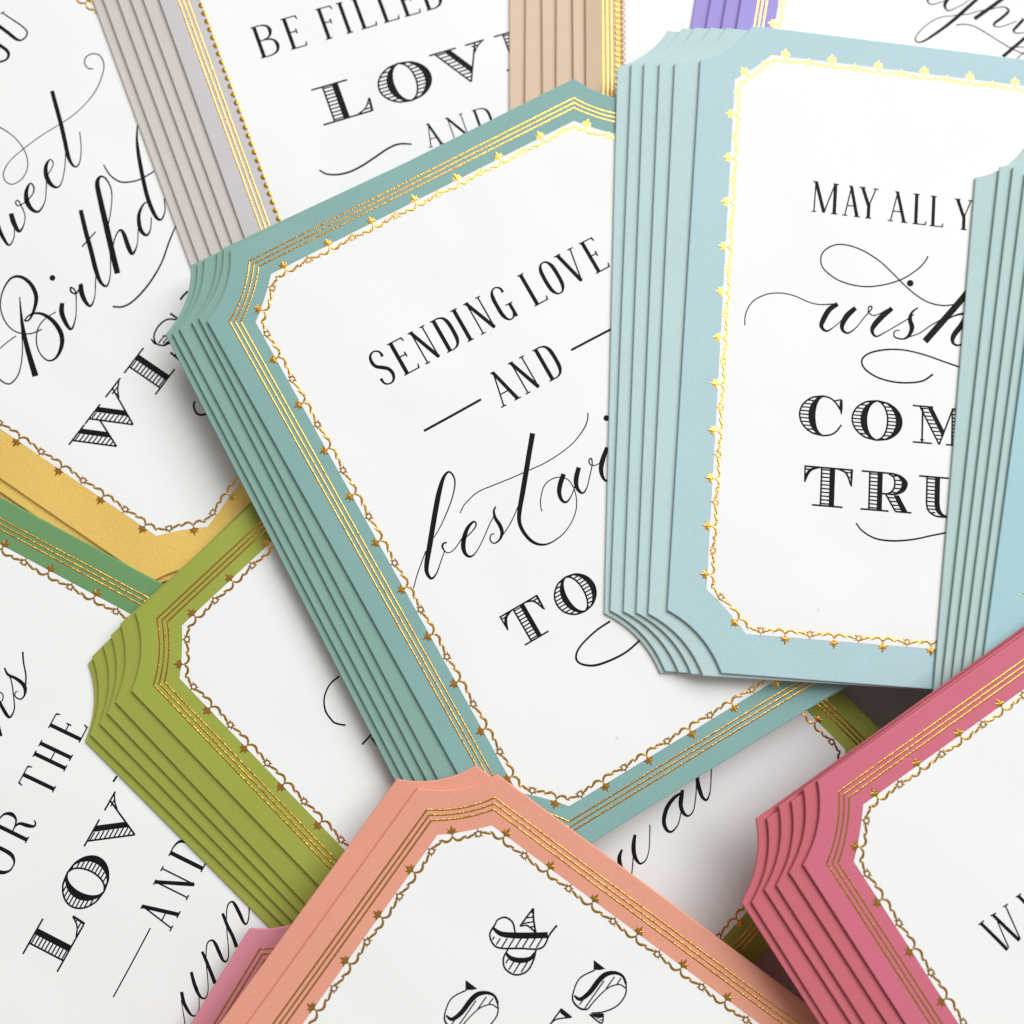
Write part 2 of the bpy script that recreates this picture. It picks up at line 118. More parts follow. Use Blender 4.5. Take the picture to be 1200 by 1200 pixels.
('H','hatched display capitals reading LOV',[[(13.53,7.31,0.351),(14.92,7.22,0.352)]],
 [],[('d', 'L', -24.56, -2.42, 1.0, 0.0064, 11.13, 8.2), ('d', 'O', -12.17, -2.34, 1.0, 0.0064, 11.13, 8.2), ('d', 'V', -0.51, -2.27, 1.0, 0.0064, 12.59, 8.2)]),
('H','condensed black capitals reading AND after a thin rule',[[(-8.62,-14.68,0.218),(-16.15,-14.86,0.216),(-23.87,-14.95,0.215)]],
 [],[('c', 'A', -7.29, -18.65, 0.9997, 0.0254, 4.17, 7.77), ('c', 'N', -0.56, -18.47, 0.9997, 0.0254, 4.13, 7.77), ('c', 'D', 5.57, -18.32, 0.9997, 0.0254, 5.01, 7.77)]),
('H','black script reading unn',[[(0.56,-26.41,0.517),(-1.2,-28.64,0.611),(-2.52,-30.62,0.657),(-4.03,-32.44,0.704)],[(1.28,-26.94,0.188),(2.64,-26.56,0.235),(3.51,-27.01,0.33),(3.13,-28.04,0.613),(1.96,-29.8,0.66),(0.97,-31.18,0.471),(0.9,-31.91,0.283),(2.15,-31.73,0.189),(4.41,-30.57,0.189),(5.59,-29.84,0.189)],[(-7.98,-26.5,0.467),(-9.13,-28.11,0.606),(-10.68,-30.09,0.653),(-12.33,-32.12,0.699)],[(-8.34,-27.65,0.14),(-6.71,-26.84,0.187),(-5.76,-26.69,0.234),(-5.1,-27.25,0.328),(-5.48,-28.28,0.608),(-6.69,-29.93,0.655),(-7.57,-31.24,0.468),(-7.45,-31.99,0.281),(-6.27,-31.79,0.164),(-4.33,-30.58,0.141),(-2.45,-29.23,0.141),(-0.51,-27.97,0.141),(1.28,-26.94,0.165)],[(-12.5,-26.58,0.558),(-14.14,-28.21,0.65),(-15.4,-29.74,0.604),(-16.01,-31.04,0.371),(-15.65,-31.77,0.232),(-14.24,-31.56,0.14),(-12.12,-30.25,0.14),(-10.26,-28.9,0.14),(-8.34,-27.65,0.14)],[(-16.8,-26.81,0.602),(-18.39,-28.27,0.648),(-19.39,-29.79,0.555),(-19.9,-31.03,0.324),(-19.54,-31.76,0.208),(-18.41,-31.76,0.139),(-16.8,-30.96,0.116),(-14.96,-29.62,0.116),(-14.33,-28.85,0.116)],[(-18.23,-27.57,0.093),(-20.19,-29.19,0.116),(-21.97,-30.63,0.162),(-23.18,-31.21,0.231)]],
 [],[]),
('I','black script strokes and the tip of a capital T',[[(-28.13,19.48,0.315),(-25.86,19.59,0.315),(-24.05,19.66,0.316)],[(-21.69,33.27,0.316),(-24.36,33.4,0.27),(-27,32.23,0.269),(-28.68,30.13,0.314),(-29.11,28.03,0.314),(-29.03,26.69,0.314),(-27.82,24.84,0.314)]],
 [[(-25.86,19.59),(-25.6,18.82),(-26.35,15.29),(-26.2,17.4)]],[]),
('I','black script letters reading u au',[[(-4.36,-35.73,0.309),(-6.01,-36.49,0.802),(-7.25,-38.16,0.924),(-7.55,-39.97,0.616)],[(-0.23,-35.57,0.558),(-1.96,-36.84,0.867),(-3.32,-38.4,0.866),(-3.83,-39.99,0.556),(-3.55,-40.79,0.309),(-2.12,-40.91,0.186),(0,-39.69,0.155),(3.49,-36.48,0.187)],[(-7.74,-41.45,0.185),(-6.31,-40.61,0.185),(-4.59,-39.21,0.185),(-2.8,-37.67,0.155)],[(13.54,-36.83,0.283),(11.26,-36.3,0.658),(8.5,-36.7,0.844),(6.16,-38.14,0.842),(5.31,-39.82,0.655),(5.87,-40.91,0.374),(8.06,-40.73,0.188),(10.8,-39.04,0.188),(13.32,-37.11,0.235)],[(13.77,-36.48,0.659),(11.6,-37.93,0.846),(10.48,-39.68,0.752),(10.66,-41.14,0.376),(12.29,-41.2,0.188),(14.94,-39.41,0.189),(17.63,-36.99,0.189)],[(18.71,-36.15,0.757),(17.48,-37.48,0.803),(16.35,-39.23,0.85),(15.71,-40.83,0.661),(16.12,-41.76,0.378),(18.17,-40.75,0.189),(21.59,-37.77,0.19)]],
 [],[]),
('J','hatched display ampersand',[[(28.13,39.49,0.26),(26.18,39.2,0.297),(24.82,37.75,0.297),(25.04,35.38,0.297),(26.82,33.92,0.298),(29.13,33.99,0.298),(31.36,34.83,0.299)],[(27.31,39.44,0.372),(27.13,37.83,0.818),(27.9,36.09,0.968),(29.25,34.77,0.746),(30.7,34.72,0.299)],[(29.76,44.62,0.372),(29.71,42.5,0.893),(31.13,39.84,1.119),(33.26,36.78,1.122),(34.92,34.51,1.125)],[(30.51,44.47,0.298),(28.48,44.27,0.297),(27.33,42.82,0.297),(27.38,41.01,0.297),(29.55,37.76,0.298),(32.15,34.12,0.299),(35.22,34.27,0.3),(37.52,34.09,0.338)],[(30.51,44.47,0.261),(31.54,44.55,0.261),(32.77,43.6,0.298),(32.82,41.78,0.299),(31.51,40.22,0.298)],[(33.9,36.78,0.299),(35.81,38.73,0.337),(37.43,39.97,0.338)],[(37.43,39.97,0.3),(35.53,40.07,0.3),(33.09,40.13,0.299)],[(33.09,40.13,0.224),(34.03,38.97,0.262),(33.9,36.78,0.299)],[(27.8,43.16,0.223),(28.53,43.19,0.223)],[(27.5,41.95,0.223),(28.98,42.02,0.223)],[(27.67,40.77,0.223),(29.76,40.87,0.223)],[(28.47,39.62,0.223),(30.57,39.71,0.224)],[(29.27,38.46,0.223),(31.37,38.56,0.224)],[(30.07,37.31,0.224),(32.17,37.4,0.224)],[(30.88,36.15,0.224),(32.98,36.24,0.224)],[(31.68,34.99,0.224),(33.78,35.08,0.225)],[(25.73,38.28,0.223),(26.7,38.32,0.223)],[(25.08,37.06,0.223),(26.95,37.15,0.223)],[(25.16,35.88,0.223),(27.75,35.99,0.223)],[(26.1,34.73,0.223),(28.55,34.84,0.224)],[(36.51,39.9,0.225),(36.83,39.58,0.225)],[(35.17,39.93,0.225),(36.11,38.98,0.225)],[(33.83,39.97,0.224),(35.39,38.38,0.225)],[(34.14,38.32,0.224),(34.67,37.78,0.225)]],
 [],[]),
('J','hatched display capital S beside the ampersand',[[(17.14,41.71,0.221),(14.34,43.19,0.22),(11.66,42.79,0.219),(10.06,41.73,0.292),(9.73,39.76,0.329),(10.42,38.45,0.293)],[(11.02,42.18,0.292),(11.13,40.79,0.658),(13.14,40.01,0.88),(16,39.85,0.956),(17.81,39.37,0.884),(19.08,38.02,0.59),(19.41,36.43,0.443),(18.66,35.05,0.443)],[(10.42,38.45,0.22),(13.13,38.18,0.183),(15.92,37.5,0.184),(17.73,36.1,0.184),(17.9,34.62,0.184)],[(18.66,35.05,0.258),(16.91,33.89,0.221),(14.29,34.02,0.221),(11.95,35.48,0.22),(10.28,37.43,0.22)],[(9.91,37.61,0.256),(9.88,34.63,0.256),(11.57,35.42,0.257)],[(10.22,40.27,0.183),(11.65,40.26,0.183)],[(10.34,39.02,0.183),(16.65,38.96,0.184)],[(15.57,37.72,0.184),(18.41,37.7,0.184)],[(17.55,36.45,0.184),(18.96,36.44,0.185)],[(10.06,36.51,0.146),(10.73,36.02,0.146)],[(10.05,35.91,0.146),(10.95,35.25,0.147)],[(10.04,35.31,0.146),(10.47,34.98,0.147)]],
 [[(18.61,43.03),(18.59,40.03),(17.84,40.76),(17.06,41.88)],[(9.91,37.61),(11.62,35.46),(10.96,35.2),(10.1,36.16)]],[]),
('J','hatched display capitals ending in S on the lower line',[[(34.85,22.74,0.226),(31.98,24.28,0.225),(29.23,23.9,0.224),(27.59,22.86,0.299),(27.26,20.86,0.336),(27.96,19.53,0.299)],[(28.58,23.29,0.299),(28.68,21.9,0.673),(30.74,21.08,0.9),(33.68,20.87,0.978),(35.54,20.36,0.904),(36.84,18.97,0.604),(37.18,17.36,0.453),(36.41,15.97,0.453)],[(27.96,19.53,0.224),(30.74,19.22,0.188),(33.59,18.5,0.188),(35.45,17.05,0.189),(35.62,15.55,0.189)],[(36.41,15.97,0.264),(34.61,14.83,0.226),(31.93,14.99,0.226),(29.52,16.5,0.225),(27.81,18.5,0.225)],[(27.43,18.69,0.262),(27.41,15.67,0.262),(29.13,16.45,0.262)],[(27.75,21.38,0.187),(29.22,21.34,0.187)],[(27.88,20.11,0.187),(34.34,19.97,0.188)],[(33.24,18.73,0.188),(36.15,18.66,0.189)],[(35.26,17.41,0.188),(36.72,17.38,0.189)],[(27.59,17.58,0.15),(28.27,17.07,0.15)],[(27.58,16.97,0.15),(28.5,16.28,0.15)],[(27.56,16.36,0.15),(28.01,16.02,0.15)],[(20.59,24.08,0.26),(22.74,24.03,0.26),(25.14,23.94,0.261)],[(20.73,24.18,0.223),(22.81,23.63,0.223),(24.97,21.28,0.224)]],
 [[(36.36,24.05),(36.33,21.02),(35.56,21.77),(34.77,22.91)],[(27.43,18.69),(29.19,16.49),(28.51,16.24),(27.63,17.21)],[(25.2,23.98),(25.09,21.23),(24.25,22.14),(24.26,23.67)]],[]),
('L','condensed black capitals beginning with W',[[(-30.9,32.49,0.577),(-30.08,28.93,0.63),(-29.34,25.41,0.63)],[(-27.83,31.14,0.184),(-28.44,28.06,0.21),(-28.88,25.59,0.237)],[(-27.91,32.36,0.579),(-27.13,28.97,0.632),(-26.26,25.47,0.632)],[(-24.77,32.43,0.238),(-25.38,28.9,0.237),(-25.97,25.56,0.237)],[(-31.51,32.55,0.21),(-30.09,32.58,0.21)],[(-28.45,32.52,0.21),(-27.17,32.36,0.211)],[(-25.31,32.45,0.211),(-24.16,32.37,0.211)],[(-21.47,32.47,0.583),(-20.7,28.81,0.636),(-19.88,25.46,0.636)],[(-22.04,32.44,0.212),(-20.73,32.44,0.212)]],
 [],[]),
('D','black script letters reading ught',[[(2.97,-22.29,0.682),(1.5,-24.13,0.737),(-0.68,-27.04,0.791),(-3.08,-30.28,0.788),(-5.51,-33.22,0.673),(-7.97,-35.87,0.559),(-9.7,-37.6,0.391),(-11.13,-38.43,0.279),(-12.03,-38,0.223),(-11.68,-36.46,0.167),(-10.18,-34.05,0.14),(-7.96,-31.75,0.14),(-5.87,-30.51,0.141),(-4.25,-29.97,0.141),(-2.65,-29.29,0.141),(-0.47,-28.62,0.141),(1.91,-27.3,0.141),(4.06,-26.34,0.142)],[(-9.35,-25.58,0.506),(-10.29,-26.99,0.449),(-10.33,-27.74,0.281),(-9.29,-28.17,0.197),(-7.7,-27.4,0.141),(-6.15,-26.29,0.113),(-4.93,-24.8,0.113)],[(-4.93,-24.8,0.847),(-5.64,-25.87,0.846),(-6.14,-27.47,0.732),(-5.71,-28.55,0.394),(-4.84,-28.69,0.225),(-3.16,-27.49,0.141),(-1.14,-25.67,0.113),(0.09,-24.18,0.113)],[(9.33,-20.74,0.856),(7.58,-22.66,0.854),(4.83,-25.71,0.851),(1.46,-29.34,0.847)],[(3.34,-27.4,0.113),(5.67,-25.65,0.142),(7.83,-24.69,0.228),(9.13,-24.82,0.398),(9.37,-25.65,0.626),(7.91,-27.64,0.625),(6.42,-29.33,0.51),(6.65,-30.01,0.283),(7.91,-29.86,0.17),(9.77,-28.82,0.142),(11.87,-27.43,0.142)],[(13.46,-26.45,0.684),(12.27,-28.37,0.683),(11.33,-29.93,0.511),(11.97,-30.52,0.227),(13.89,-29.91,0.171),(14.94,-29.21,0.142)]],
 [],[]),
('D','black flourished script start of the lower line',[[(-2.72,-31.96,0.225),(-0.69,-31.27,0.197),(1.56,-31.23,0.198),(4.81,-32.23,0.198),(8.08,-33.51,0.198),(11.05,-34.57,0.198),(14.56,-35.36,0.199),(16.3,-35.68,0.199)],[(15.31,-29.87,0.74),(14.08,-31.49,0.739),(12.36,-33.67,0.737),(9.54,-37.19,0.791)],[(11.16,-34.31,0.142),(12.96,-33.94,0.142),(14.34,-33.56,0.17),(15.4,-32.95,0.171)],[(13.04,-36.89,0.17),(14.5,-34.93,0.17),(15.47,-33.52,0.17)]],
 [],[]),
]
T_CARD, PITCH = 0.60, 0.66
MM = 0.001

# ------------------------------------------------------------------ helpers
COL = S.collection
def link(name, me, parent=None):
    o = bpy.data.objects.new(name, me); COL.objects.link(o)
    if parent is not None: o.parent = parent
    return o

def mesh(name, verts, faces, m):
    me = bpy.data.meshes.new(name)
    me.from_pydata([(x * MM, y * MM, z * MM) for x, y, z in verts], [], faces)
    me.materials.append(m); me.update()
    return me

DESIGN = {   # height, notch legs (u, v) at the top and at the bottom, inset factors for top / bottom edges
    'tall': (H, (N0, N0), (N0, N0), 1.0, 1.0),
    'blue': (HB, (11.4, 9.7), (12.2, 12.1), 0.82, 1.06),
}
def pieces(d, design='tall', m=9):
    """straight sides and concave corner arcs of the outline moved inward by d, counter-clockwise from the top edge"""
    h, (tu, tv), (bu, bv), kt, kb = DESIGN[design]
    k = 0.583
    xl, xr, yt, yb = -W / 2 + d, W / 2 - d, h / 2 - d * kt, -h / 2 + d * kb
    A = {('t', 1): (W / 2 - tu - k * d, yt), ('t', -1): (-W / 2 + tu + k * d, yt),
         ('l', 1): (xl, h / 2 - tv - k * d * kt), ('l', -1): (xl, -h / 2 + bv + k * d * kb),
         ('b', -1): (-W / 2 + bu + k * d, yb), ('b', 1): (W / 2 - bu - k * d, yb),
         ('r', -1): (xr, -h / 2 + bv + k * d * kb), ('r', 1): (xr, h / 2 - tv - k * d * kt)}
    def arc(a, b):
        mx, my = (a[0] + b[0]) / 2, (a[1] + b[1]) / 2
        ch = math.hypot(b[0] - a[0], b[1] - a[1])
        nx, ny = -(b[1] - a[1]) / ch, (b[0] - a[0]) / ch          # left of travel = inside
        out = []
        for i in range(m + 1):
            t = i / m; s = max(0.015, 0.097 - 0.0085 * d) * ch * 4 * t * (1 - t)
            out.append((a[0] + (b[0] - a[0]) * t + nx * s, a[1] + (b[1] - a[1]) * t + ny * s))
        return out
    return [[A['t', 1], A['t', -1]], arc(A['t', -1], A['l', 1]), [A['l', 1], A['l', -1]], arc(A['l', -1], A['b', -1]),
            [A['b', -1], A['b', 1]], arc(A['b', 1], A['r', -1]), [A['r', -1], A['r', 1]], arc(A['r', 1], A['t', 1])]

def outline(d, design='tall'):
    pts = []
    for pc in pieces(d, design): pts += pc[:-1]
    return pts

def body_mesh(name, design, m):
    t = T_CARD; rings = [(0.34, 0), (0.12, 0.08), (0, 0.28), (0, t - 0.20), (0.06, t - 0.06), (0.22, t)]
    V = []; F = []
    for d, z in rings: V += [(x, y, z) for x, y in outline(d, design)]
    n = len(V) // len(rings)
    for r in range(len(rings) - 1):
        for i in range(n):
            j = (i + 1) % n
            F.append((r * n + i, r * n + j, (r + 1) * n + j, (r + 1) * n + i))
    F.append(tuple(range((len(rings) - 1) * n, len(rings) * n)))
    F.append(tuple(reversed(range(n))))
    return mesh(name, V, F, m)

def plate_mesh(name, pts, z, m):
    return mesh(name, [(x, y, z) for x, y in pts], [tuple(range(len(pts)))], m)

def ridge_mesh(name, d, design, hw, z0, hgt, m):
    rows = [(d - hw, z0), (d - hw * .35, z0 + hgt), (d + hw * .35, z0 + hgt), (d + hw, z0)]
    V = []; F = []
    for dd, z in rows: V += [(x, y, z) for x, y in outline(dd, design)]
    n = len(V) // 4
    for r in range(3):
        for i in range(n):
            j = (i + 1) % n
            F.append((r * n + i, r * n + j, (r + 1) * n + j, (r + 1) * n + i))
    return mesh(name, V, F, m)

class Build:
    """collects ribbons and plates into one mesh"""
    def __init__(s): s.V = []; s.F = []; s.k = 0
    def ribbon(s, pts, z, peak=0.0, sub=6, smooth=True):
        """pts: (x, y, width)"""
        n = len(pts)
        if smooth and n > 2:
            q = []
            for i in range(n - 1):
                p0, p1, p2, p3 = pts[max(i - 1, 0)], pts[i], pts[i + 1], pts[min(i + 2, n - 1)]
                for j in range(sub):
                    t = j / sub; t2, t3 = t * t, t * t * t
                    c = []
                    for a in range(3):
                        c.append(.5 * (2 * p1[a] + (p2[a] - p0[a]) * t + (2 * p0[a] - 5 * p1[a] + 4 * p2[a] - p3[a]) * t2 + (3 * p1[a] - p0[a] - 3 * p2[a] + p3[a]) * t3))
                    q.append((c[0], c[1], max(c[2], .03)))
            q.append(pts[-1]); pts = q
        n = len(pts); b = len(s.V); s.k += 1; zz = z + 0.0006 * (s.k % 9)
        for i in range(n):
            a, c = pts[max(i - 1, 0)], pts[min(i + 1, n - 1)]
            dx, dy = c[0] - a[0], c[1] - a[1]; l = math.hypot(dx, dy) or 1
            nx, ny = -dy / l, dx / l; x, y, w = pts[i]; w = w * .5 + (0 if peak else .038)
            if peak: s.V += [(x + nx * w, y + ny * w, zz), (x, y, zz + peak), (x - nx * w, y - ny * w, zz)]
            else: s.V += [(x + nx * w, y + ny * w, zz), (x - nx * w, y - ny * w, zz)]
        st = 3 if peak else 2
        for i in range(n - 1):
            o = b + i * st
            for j in range(st - 1): s.F.append((o + j, o + j + 1, o + st + j + 1, o + st + j))
    def poly(s, pts, z, peak=0.0):
        b = len(s.V); s.k += 1; zz = z + 0.0006 * (s.k % 9); n = len(pts)
        s.V += [(x, y, zz) for x, y in pts]
        if peak:
            cx, cy = sum(p[0] for p in pts) / n, sum(p[1] for p in pts) / n
            s.V.append((cx, cy, zz + peak))
            for i in range(n): s.F.append((b + i, b + (i + 1) % n, b + n))
        else: s.F.append(tuple(range(b, b + n)))
    def out(s, name, m):
        me = mesh(name, s.V, s.F, m)
        bm = bmesh.new(); bm.from_mesh(me)
        for f in bm.faces: f.normal_update()
        bmesh.ops.reverse_faces(bm, faces=[f for f in bm.faces if f.normal.z < 0])
        bm.to_mesh(me); bm.free()
        return me

# ------------------------------------------------------------------ gold foil vine
def walk(d, design, spacing):
    """outline as one polyline, and the arc lengths of the vine's flowers"""
    pcs = pieces(d, design, 12); poly = [pcs[0][0]]; cum = [0.0]; els = []; s0 = 0.0
    for k, pc in enumerate(pcs):
        L = 0
        for a, b in zip(pc, pc[1:]):
            L += math.hypot(b[0] - a[0], b[1] - a[1]); poly.append(b); cum.append(s0 + L)
        cnt = 2 if k % 2 else max(2, 2 * round(L / spacing / 2))
        els += [s0 + (i + .5) / cnt * L for i in range(cnt)]
        s0 += L
    return poly, cum, els, s0

def at(poly, cum, s):
    Lt = cum[-1]; s %= Lt
    lo, hi = 0, len(cum) - 1
    while hi - lo > 1:
        mid = (lo + hi) // 2
        if cum[mid] <= s: lo = mid
        else: hi = mid
    t = (s - cum[lo]) / max(cum[hi] - cum[lo], 1e-9)
    a, b = poly[lo], poly[hi]; l = math.hypot(b[0] - a[0], b[1] - a[1]) or 1
    tx, ty = (b[0] - a[0]) / l, (b[1] - a[1]) / l
    return (a[0] + (b[0] - a[0]) * t, a[1] + (b[1] - a[1]) * t, tx, ty)

def vine_mesh(name, d, design, spacing, m, z, k=1.0):
    poly, cum, els, Lt = walk(d, design, spacing); B = Build()
    def P(s, n):
        # frame averaged over a short length so that the vine rounds the corners
        xs = [at(poly, cum, s + e) for e in (-.8, 0, .8)]
        tx, ty = sum(q[2] for q in xs), sum(q[3] for q in xs); l = math.hypot(tx, ty) or 1
        tx, ty = tx / l, ty / l
        x, y = (xs[0][0] + 2 * xs[1][0] + xs[2][0]) / 4, (xs[0][1] + 2 * xs[1][1] + xs[2][1]) / 4
        return (x + ty * n, y - tx * n)
    pk = 0.035
    n = len(els)
    for i, s in enumerate(els):
        s2 = els[(i + 1) % n] + (Lt if i == n - 1 else 0); p = s2 - s
        bud = i % 2 == 1
        # tendrils to the next flower: template runs from a bud to a ring
        tm1 = [(.0, .5, .22), (.05, .0, .38), (.15, -.45, .46), (.29, -.5, .52), (.42, -.1, .42), (.54, .12, .22)]
        tm2 = [(.46, -.2, .2), (.58, -.36, .42), (.72, -.1, .48), (.84, .06, .38), (.93, .02, .26)]
        for tm in (tm1, tm2):
            pts = []
            for f, nn, w in tm:
                f2 = f if bud else 1 - f
                q = P(s + f2 * p, nn * k); pts.append((q[0], q[1], w * k))
            B.ribbon([(a, b, c * 1.1) for a, b, c in pts], z, pk, 3)
        if bud:
            half = [(0, .25), (.3, .62), (1.0, .78), (.62, 1.12), (.78, 1.62), (.32, 1.42), (0, 2.25)]
            pts = [(a * k * 1.18, .2 + b * k * 1.12) for a, b in half] + [(-a * k * 1.18, .2 + b * k * 1.12) for a, b in reversed(half[1:-1])]
            B.poly([P(s + a, b) for a, b in pts], z, .055)
        else:
            for i2 in range(10):
                a0, a1 = i2 / 10 * 2 * math.pi, (i2 + 1) / 10 * 2 * math.pi
                c = [P(s + r * k * math.cos(a), r * k * math.sin(a)) for a, r in ((a0, .70), (a1, .70), (a1, .38), (a0, .38))]
                B.poly(c, z + .05)
            for ang in (30, 90, 150, 215, 325):
                a = math.radians(ang)
                B.poly([P(s + k * r * math.cos(a + e), k * r * math.sin(a + e)) for r, e in ((.6, -.35), (1.15, 0), (.6, .35))], z + .03)
    return B.out(name, m)

def bead_mesh(name, d, design, spacing, r, m, z):
    poly, cum, els, Lt = walk(d, design, spacing); B = Build()
    cnt = int(Lt / spacing)
    for i in range(cnt):
        x, y, tx, ty = at(poly, cum, i * Lt / cnt)
        B.poly([(x + r * math.cos(a * math.pi / 5), y + r * math.sin(a * math.pi / 5)) for a in range(10)], z, .12)
    return B.out(name, m)

def lace_mesh(name, d, design, spacing, m, z):
    poly, cum, els, Lt = walk(d, design, spacing); B = Build(); cnt = int(Lt / spacing); st = Lt / cnt
    for i in range(cnt):
        x, y, tx, ty = at(poly, cum, i * st)
        P = lambda a, n: (x + tx * a + ty * n, y + ty * a - tx * n)
        B.poly([P(.42 * math.cos(q * math.pi / 4), 1.3 + .42 * math.sin(q * math.pi / 4)) for q in range(8)], z, .1)
        pts = []
        for q in range(7):
            a = math.pi * (q / 6)
            c = P(.58 * math.cos(a), .55 - 1.5 * math.sin(a) * .95); pts.append((c[0], c[1], .24))
        B.ribbon(pts, z, .06, 2)
    pts = []
    for i in range(cnt * 2 + 1):
        x, y, tx, ty = at(poly, cum, i * st / 2)
        pts.append((x + ty * .7, y - tx * .7, .3))
    B.ribbon(pts, z, .05, 1, smooth=False)
    return B.out(name, m)

# ------------------------------------------------------------------ lettering
TH, TN, SR = .10, .033, .028
def serif(x, y, h=.1): return ('h', x, y, h)
def glyph_c(c):
    """condensed capitals: strokes of (x in widths, y in heights, stroke in heights); h = serif (half length in heights)"""
    st = lambda x, w=TH, lo=1, hi=1: [[(x, 0, w), (x, 1, w)]] + ([serif(x, 0.012)] if lo else []) + ([serif(x, .988)] if hi else [])
    if c == 'I': return st(.5)
    if c == 'L': return st(.26) + [[(.26, .014, SR), (.9, .014, SR)], [(.9, 0, .05), (.97, .13, .02)]]
    if c == 'E': return st(.24) + [[(.24, .014, SR), (.92, .014, SR)], [(.9, 0, .05), (.98, .13, .02)], [(.24, .986, SR), (.86, .986, SR)], [(.85, .995, .05), (.92, .87, .02)], [(.24, .52, SR), (.66, .52, SR)], [(.66, .44, .035), (.66, .6, .035)]]
    if c == 'F': return st(.2) + [[(.2, .986, SR), (.74, .986, SR)], [(.74, .995, .05), (.82, .87, .02)], [(.2, .52, SR), (.56, .52, SR)], [(.56, .44, .035), (.56, .6, .035)]]
    if c == 'H': return st(.2) + st(.8) + [[(.2, .5, SR), (.8, .5, SR)]]
    if c == 'T': return [[(.5, 0, TH), (.5, 1, TH)], serif(.5, .012), [(.05, .986, SR), (.95, .986, SR)], [(.09, .995, .05), (.02, .86, .02)], [(.91, .995, .05), (.98, .86, .02)]]
    if c == 'N': return [[(.15, 0, TN), (.15, .98, TN)], [(.13, .99, TH * .9), (.86, .02, TH)], [(.86, 0, TN), (.86, 1, TN)], serif(.15, .012, .075), serif(.12, .988, .075), serif(.86, .988, .075)]
    if c == 'A': return [[(.12, 0, TN), (.46, .97, TN)], [(.44, .99, TH * .9), (.86, 0, TH)], [(.26, .34, SR), (.7, .34, SR)], serif(.12, .012, .085), serif(.86, .012, .1), serif(.40, .985, .05)]
    if c == 'V': return [[(.14, 1, TH), (.56, .03, TH)], [(.86, 1, TN), (.56, .01, TN)], serif(.14, .988, .1), serif(.86, .988, .085)]
    if c == 'Y': return [[(.13, 1, TH), (.5, .43, TH)], [(.88, 1, TN), (.54, .43, TN)], [(.52, 0, TH), (.52, .45, TH)], serif(.13, .988, .1), serif(.88, .988, .085), serif(.52, .012)]
    if c == 'M': return [[(.1, 0, TN), (.12, 1, TN)], [(.13, .99, TH), (.47, .02, TH)], [(.47, .0, TN), (.84, .98, TN)], [(.86, 0, TH), (.86, 1, TH)], serif(.1, .012, .075), serif(.86, .012), serif(.1, .988, .075), serif(.88, .988, .09)]
    if c == 'O': return [[(.5, 1.0, TN), (.3, .965, .05), (.13, .8, TH), (.09, .5, TH), (.13, .2, TH), (.3, .035, .05), (.5, 0, TN), (.7, .035, .05), (.87, .2, TH), (.91, .5, TH), (.87, .8, TH), (.7, .965, .05), (.5, 1.0, TN)]]
    if c == 'D': return st(.2) + [[(.2, .986, SR), (.48, .985, TN), (.74, .92, .06), (.88, .76, TH), (.91, .5, TH), (.88, .24, TH), (.74, .08, .06), (.48, .015, TN), (.2, .014, SR)]]
    if c == 'B': return st(.2) + [[(.2, .986, SR), (.5, .985, TN), (.72, .92, .06), (.8, .77, TH), (.7, .6, .05), (.45, .53, TN), (.2, .53, SR)], [(.45, .53, TN), (.78, .47, .05), (.9, .28, TH), (.8, .09, .06), (.52, .015, TN), (.2, .014, SR)]]
    if c == 'R': return st(.2) + [[(.2, .986, SR), (.5, .985, TN), (.72, .92, .06), (.82, .75, TH), (.72, .57, .05), (.45, .5, TN), (.2, .5, SR)], [(.45, .5, TN), (.64, .42, .07), (.7, .2, TH), (.78, .03, .06), (.92, .03, TN), (.99, .1, TN)]]
    if c == 'G': return [[(.84, .78, .07), (.8, .92, .05), (.55, 1.0, TN), (.28, .95, .05), (.13, .78, TH), (.1, .5, TH), (.13, .2, TH), (.3, .03, .05), (.52, 0, TN), (.7, .05, .05), (.78, .14, .05)], [(.84, 0, TH * .85), (.84, .42, TH * .85)], serif(.8, .415, .11)]
    if c == 'S': return [[(.84, .76, .075), (.8, .92, .045), (.52, 1.0, TN), (.24, .93, .06), (.15, .76, .085), (.24, .6, .085), (.5, .5, .095), (.78, .38, .09), (.87, .2, .085), (.72, .04, .055), (.45, 0, TN), (.2, .07, .045), (.14, .24, .075)]]
    if c == 'U': return [[(.16, 1, TH), (.16, .3, TH), (.24, .08, .07), (.5, 0, TN), (.78, .08, TN), (.86, .3, TN), (.86, 1, TN)], serif(.16, .988), serif(.86, .988, .08)]
    return st(.5)

HL, HB_, HW = .036, .125, .027      # hairline, black band, hatch line (in heights)
def hatch(P, n=8, w=HW):
    """horizontal lines across polygon P (unit space)"""
    ys = [p[1] for p in P]; lo, hi = min(ys), max(ys); out = []
    cnt = max(1, round((hi - lo) / .098))
    for i in range(cnt):
        y = lo + (i + .5) / cnt * (hi - lo); xs = []
        for a, b in zip(P, P[1:] + P[:1]):
            if (a[1] - y) * (b[1] - y) < 0: xs.append(a[0] + (b[0] - a[0]) * (y - a[1]) / (b[1] - a[1]))
        xs.sort()
        for j in range(0, len(xs) - 1, 2): out.append([(xs[j], y, w), (xs[j + 1], y, w)])
    return out
def dstem(x0, x1, y0=0, y1=1):
    b = x1 - .4 * (x1 - x0)
    return [[(x0, y0, HL), (x0, y1, HL)], ('p', [(b, y0), (x1, y0), (x1, y1), (b, y1)])] + hatch([(x0, y0 + .02), (b, y0 + .02), (b, y1 - .02), (x0, y1 - .02)])
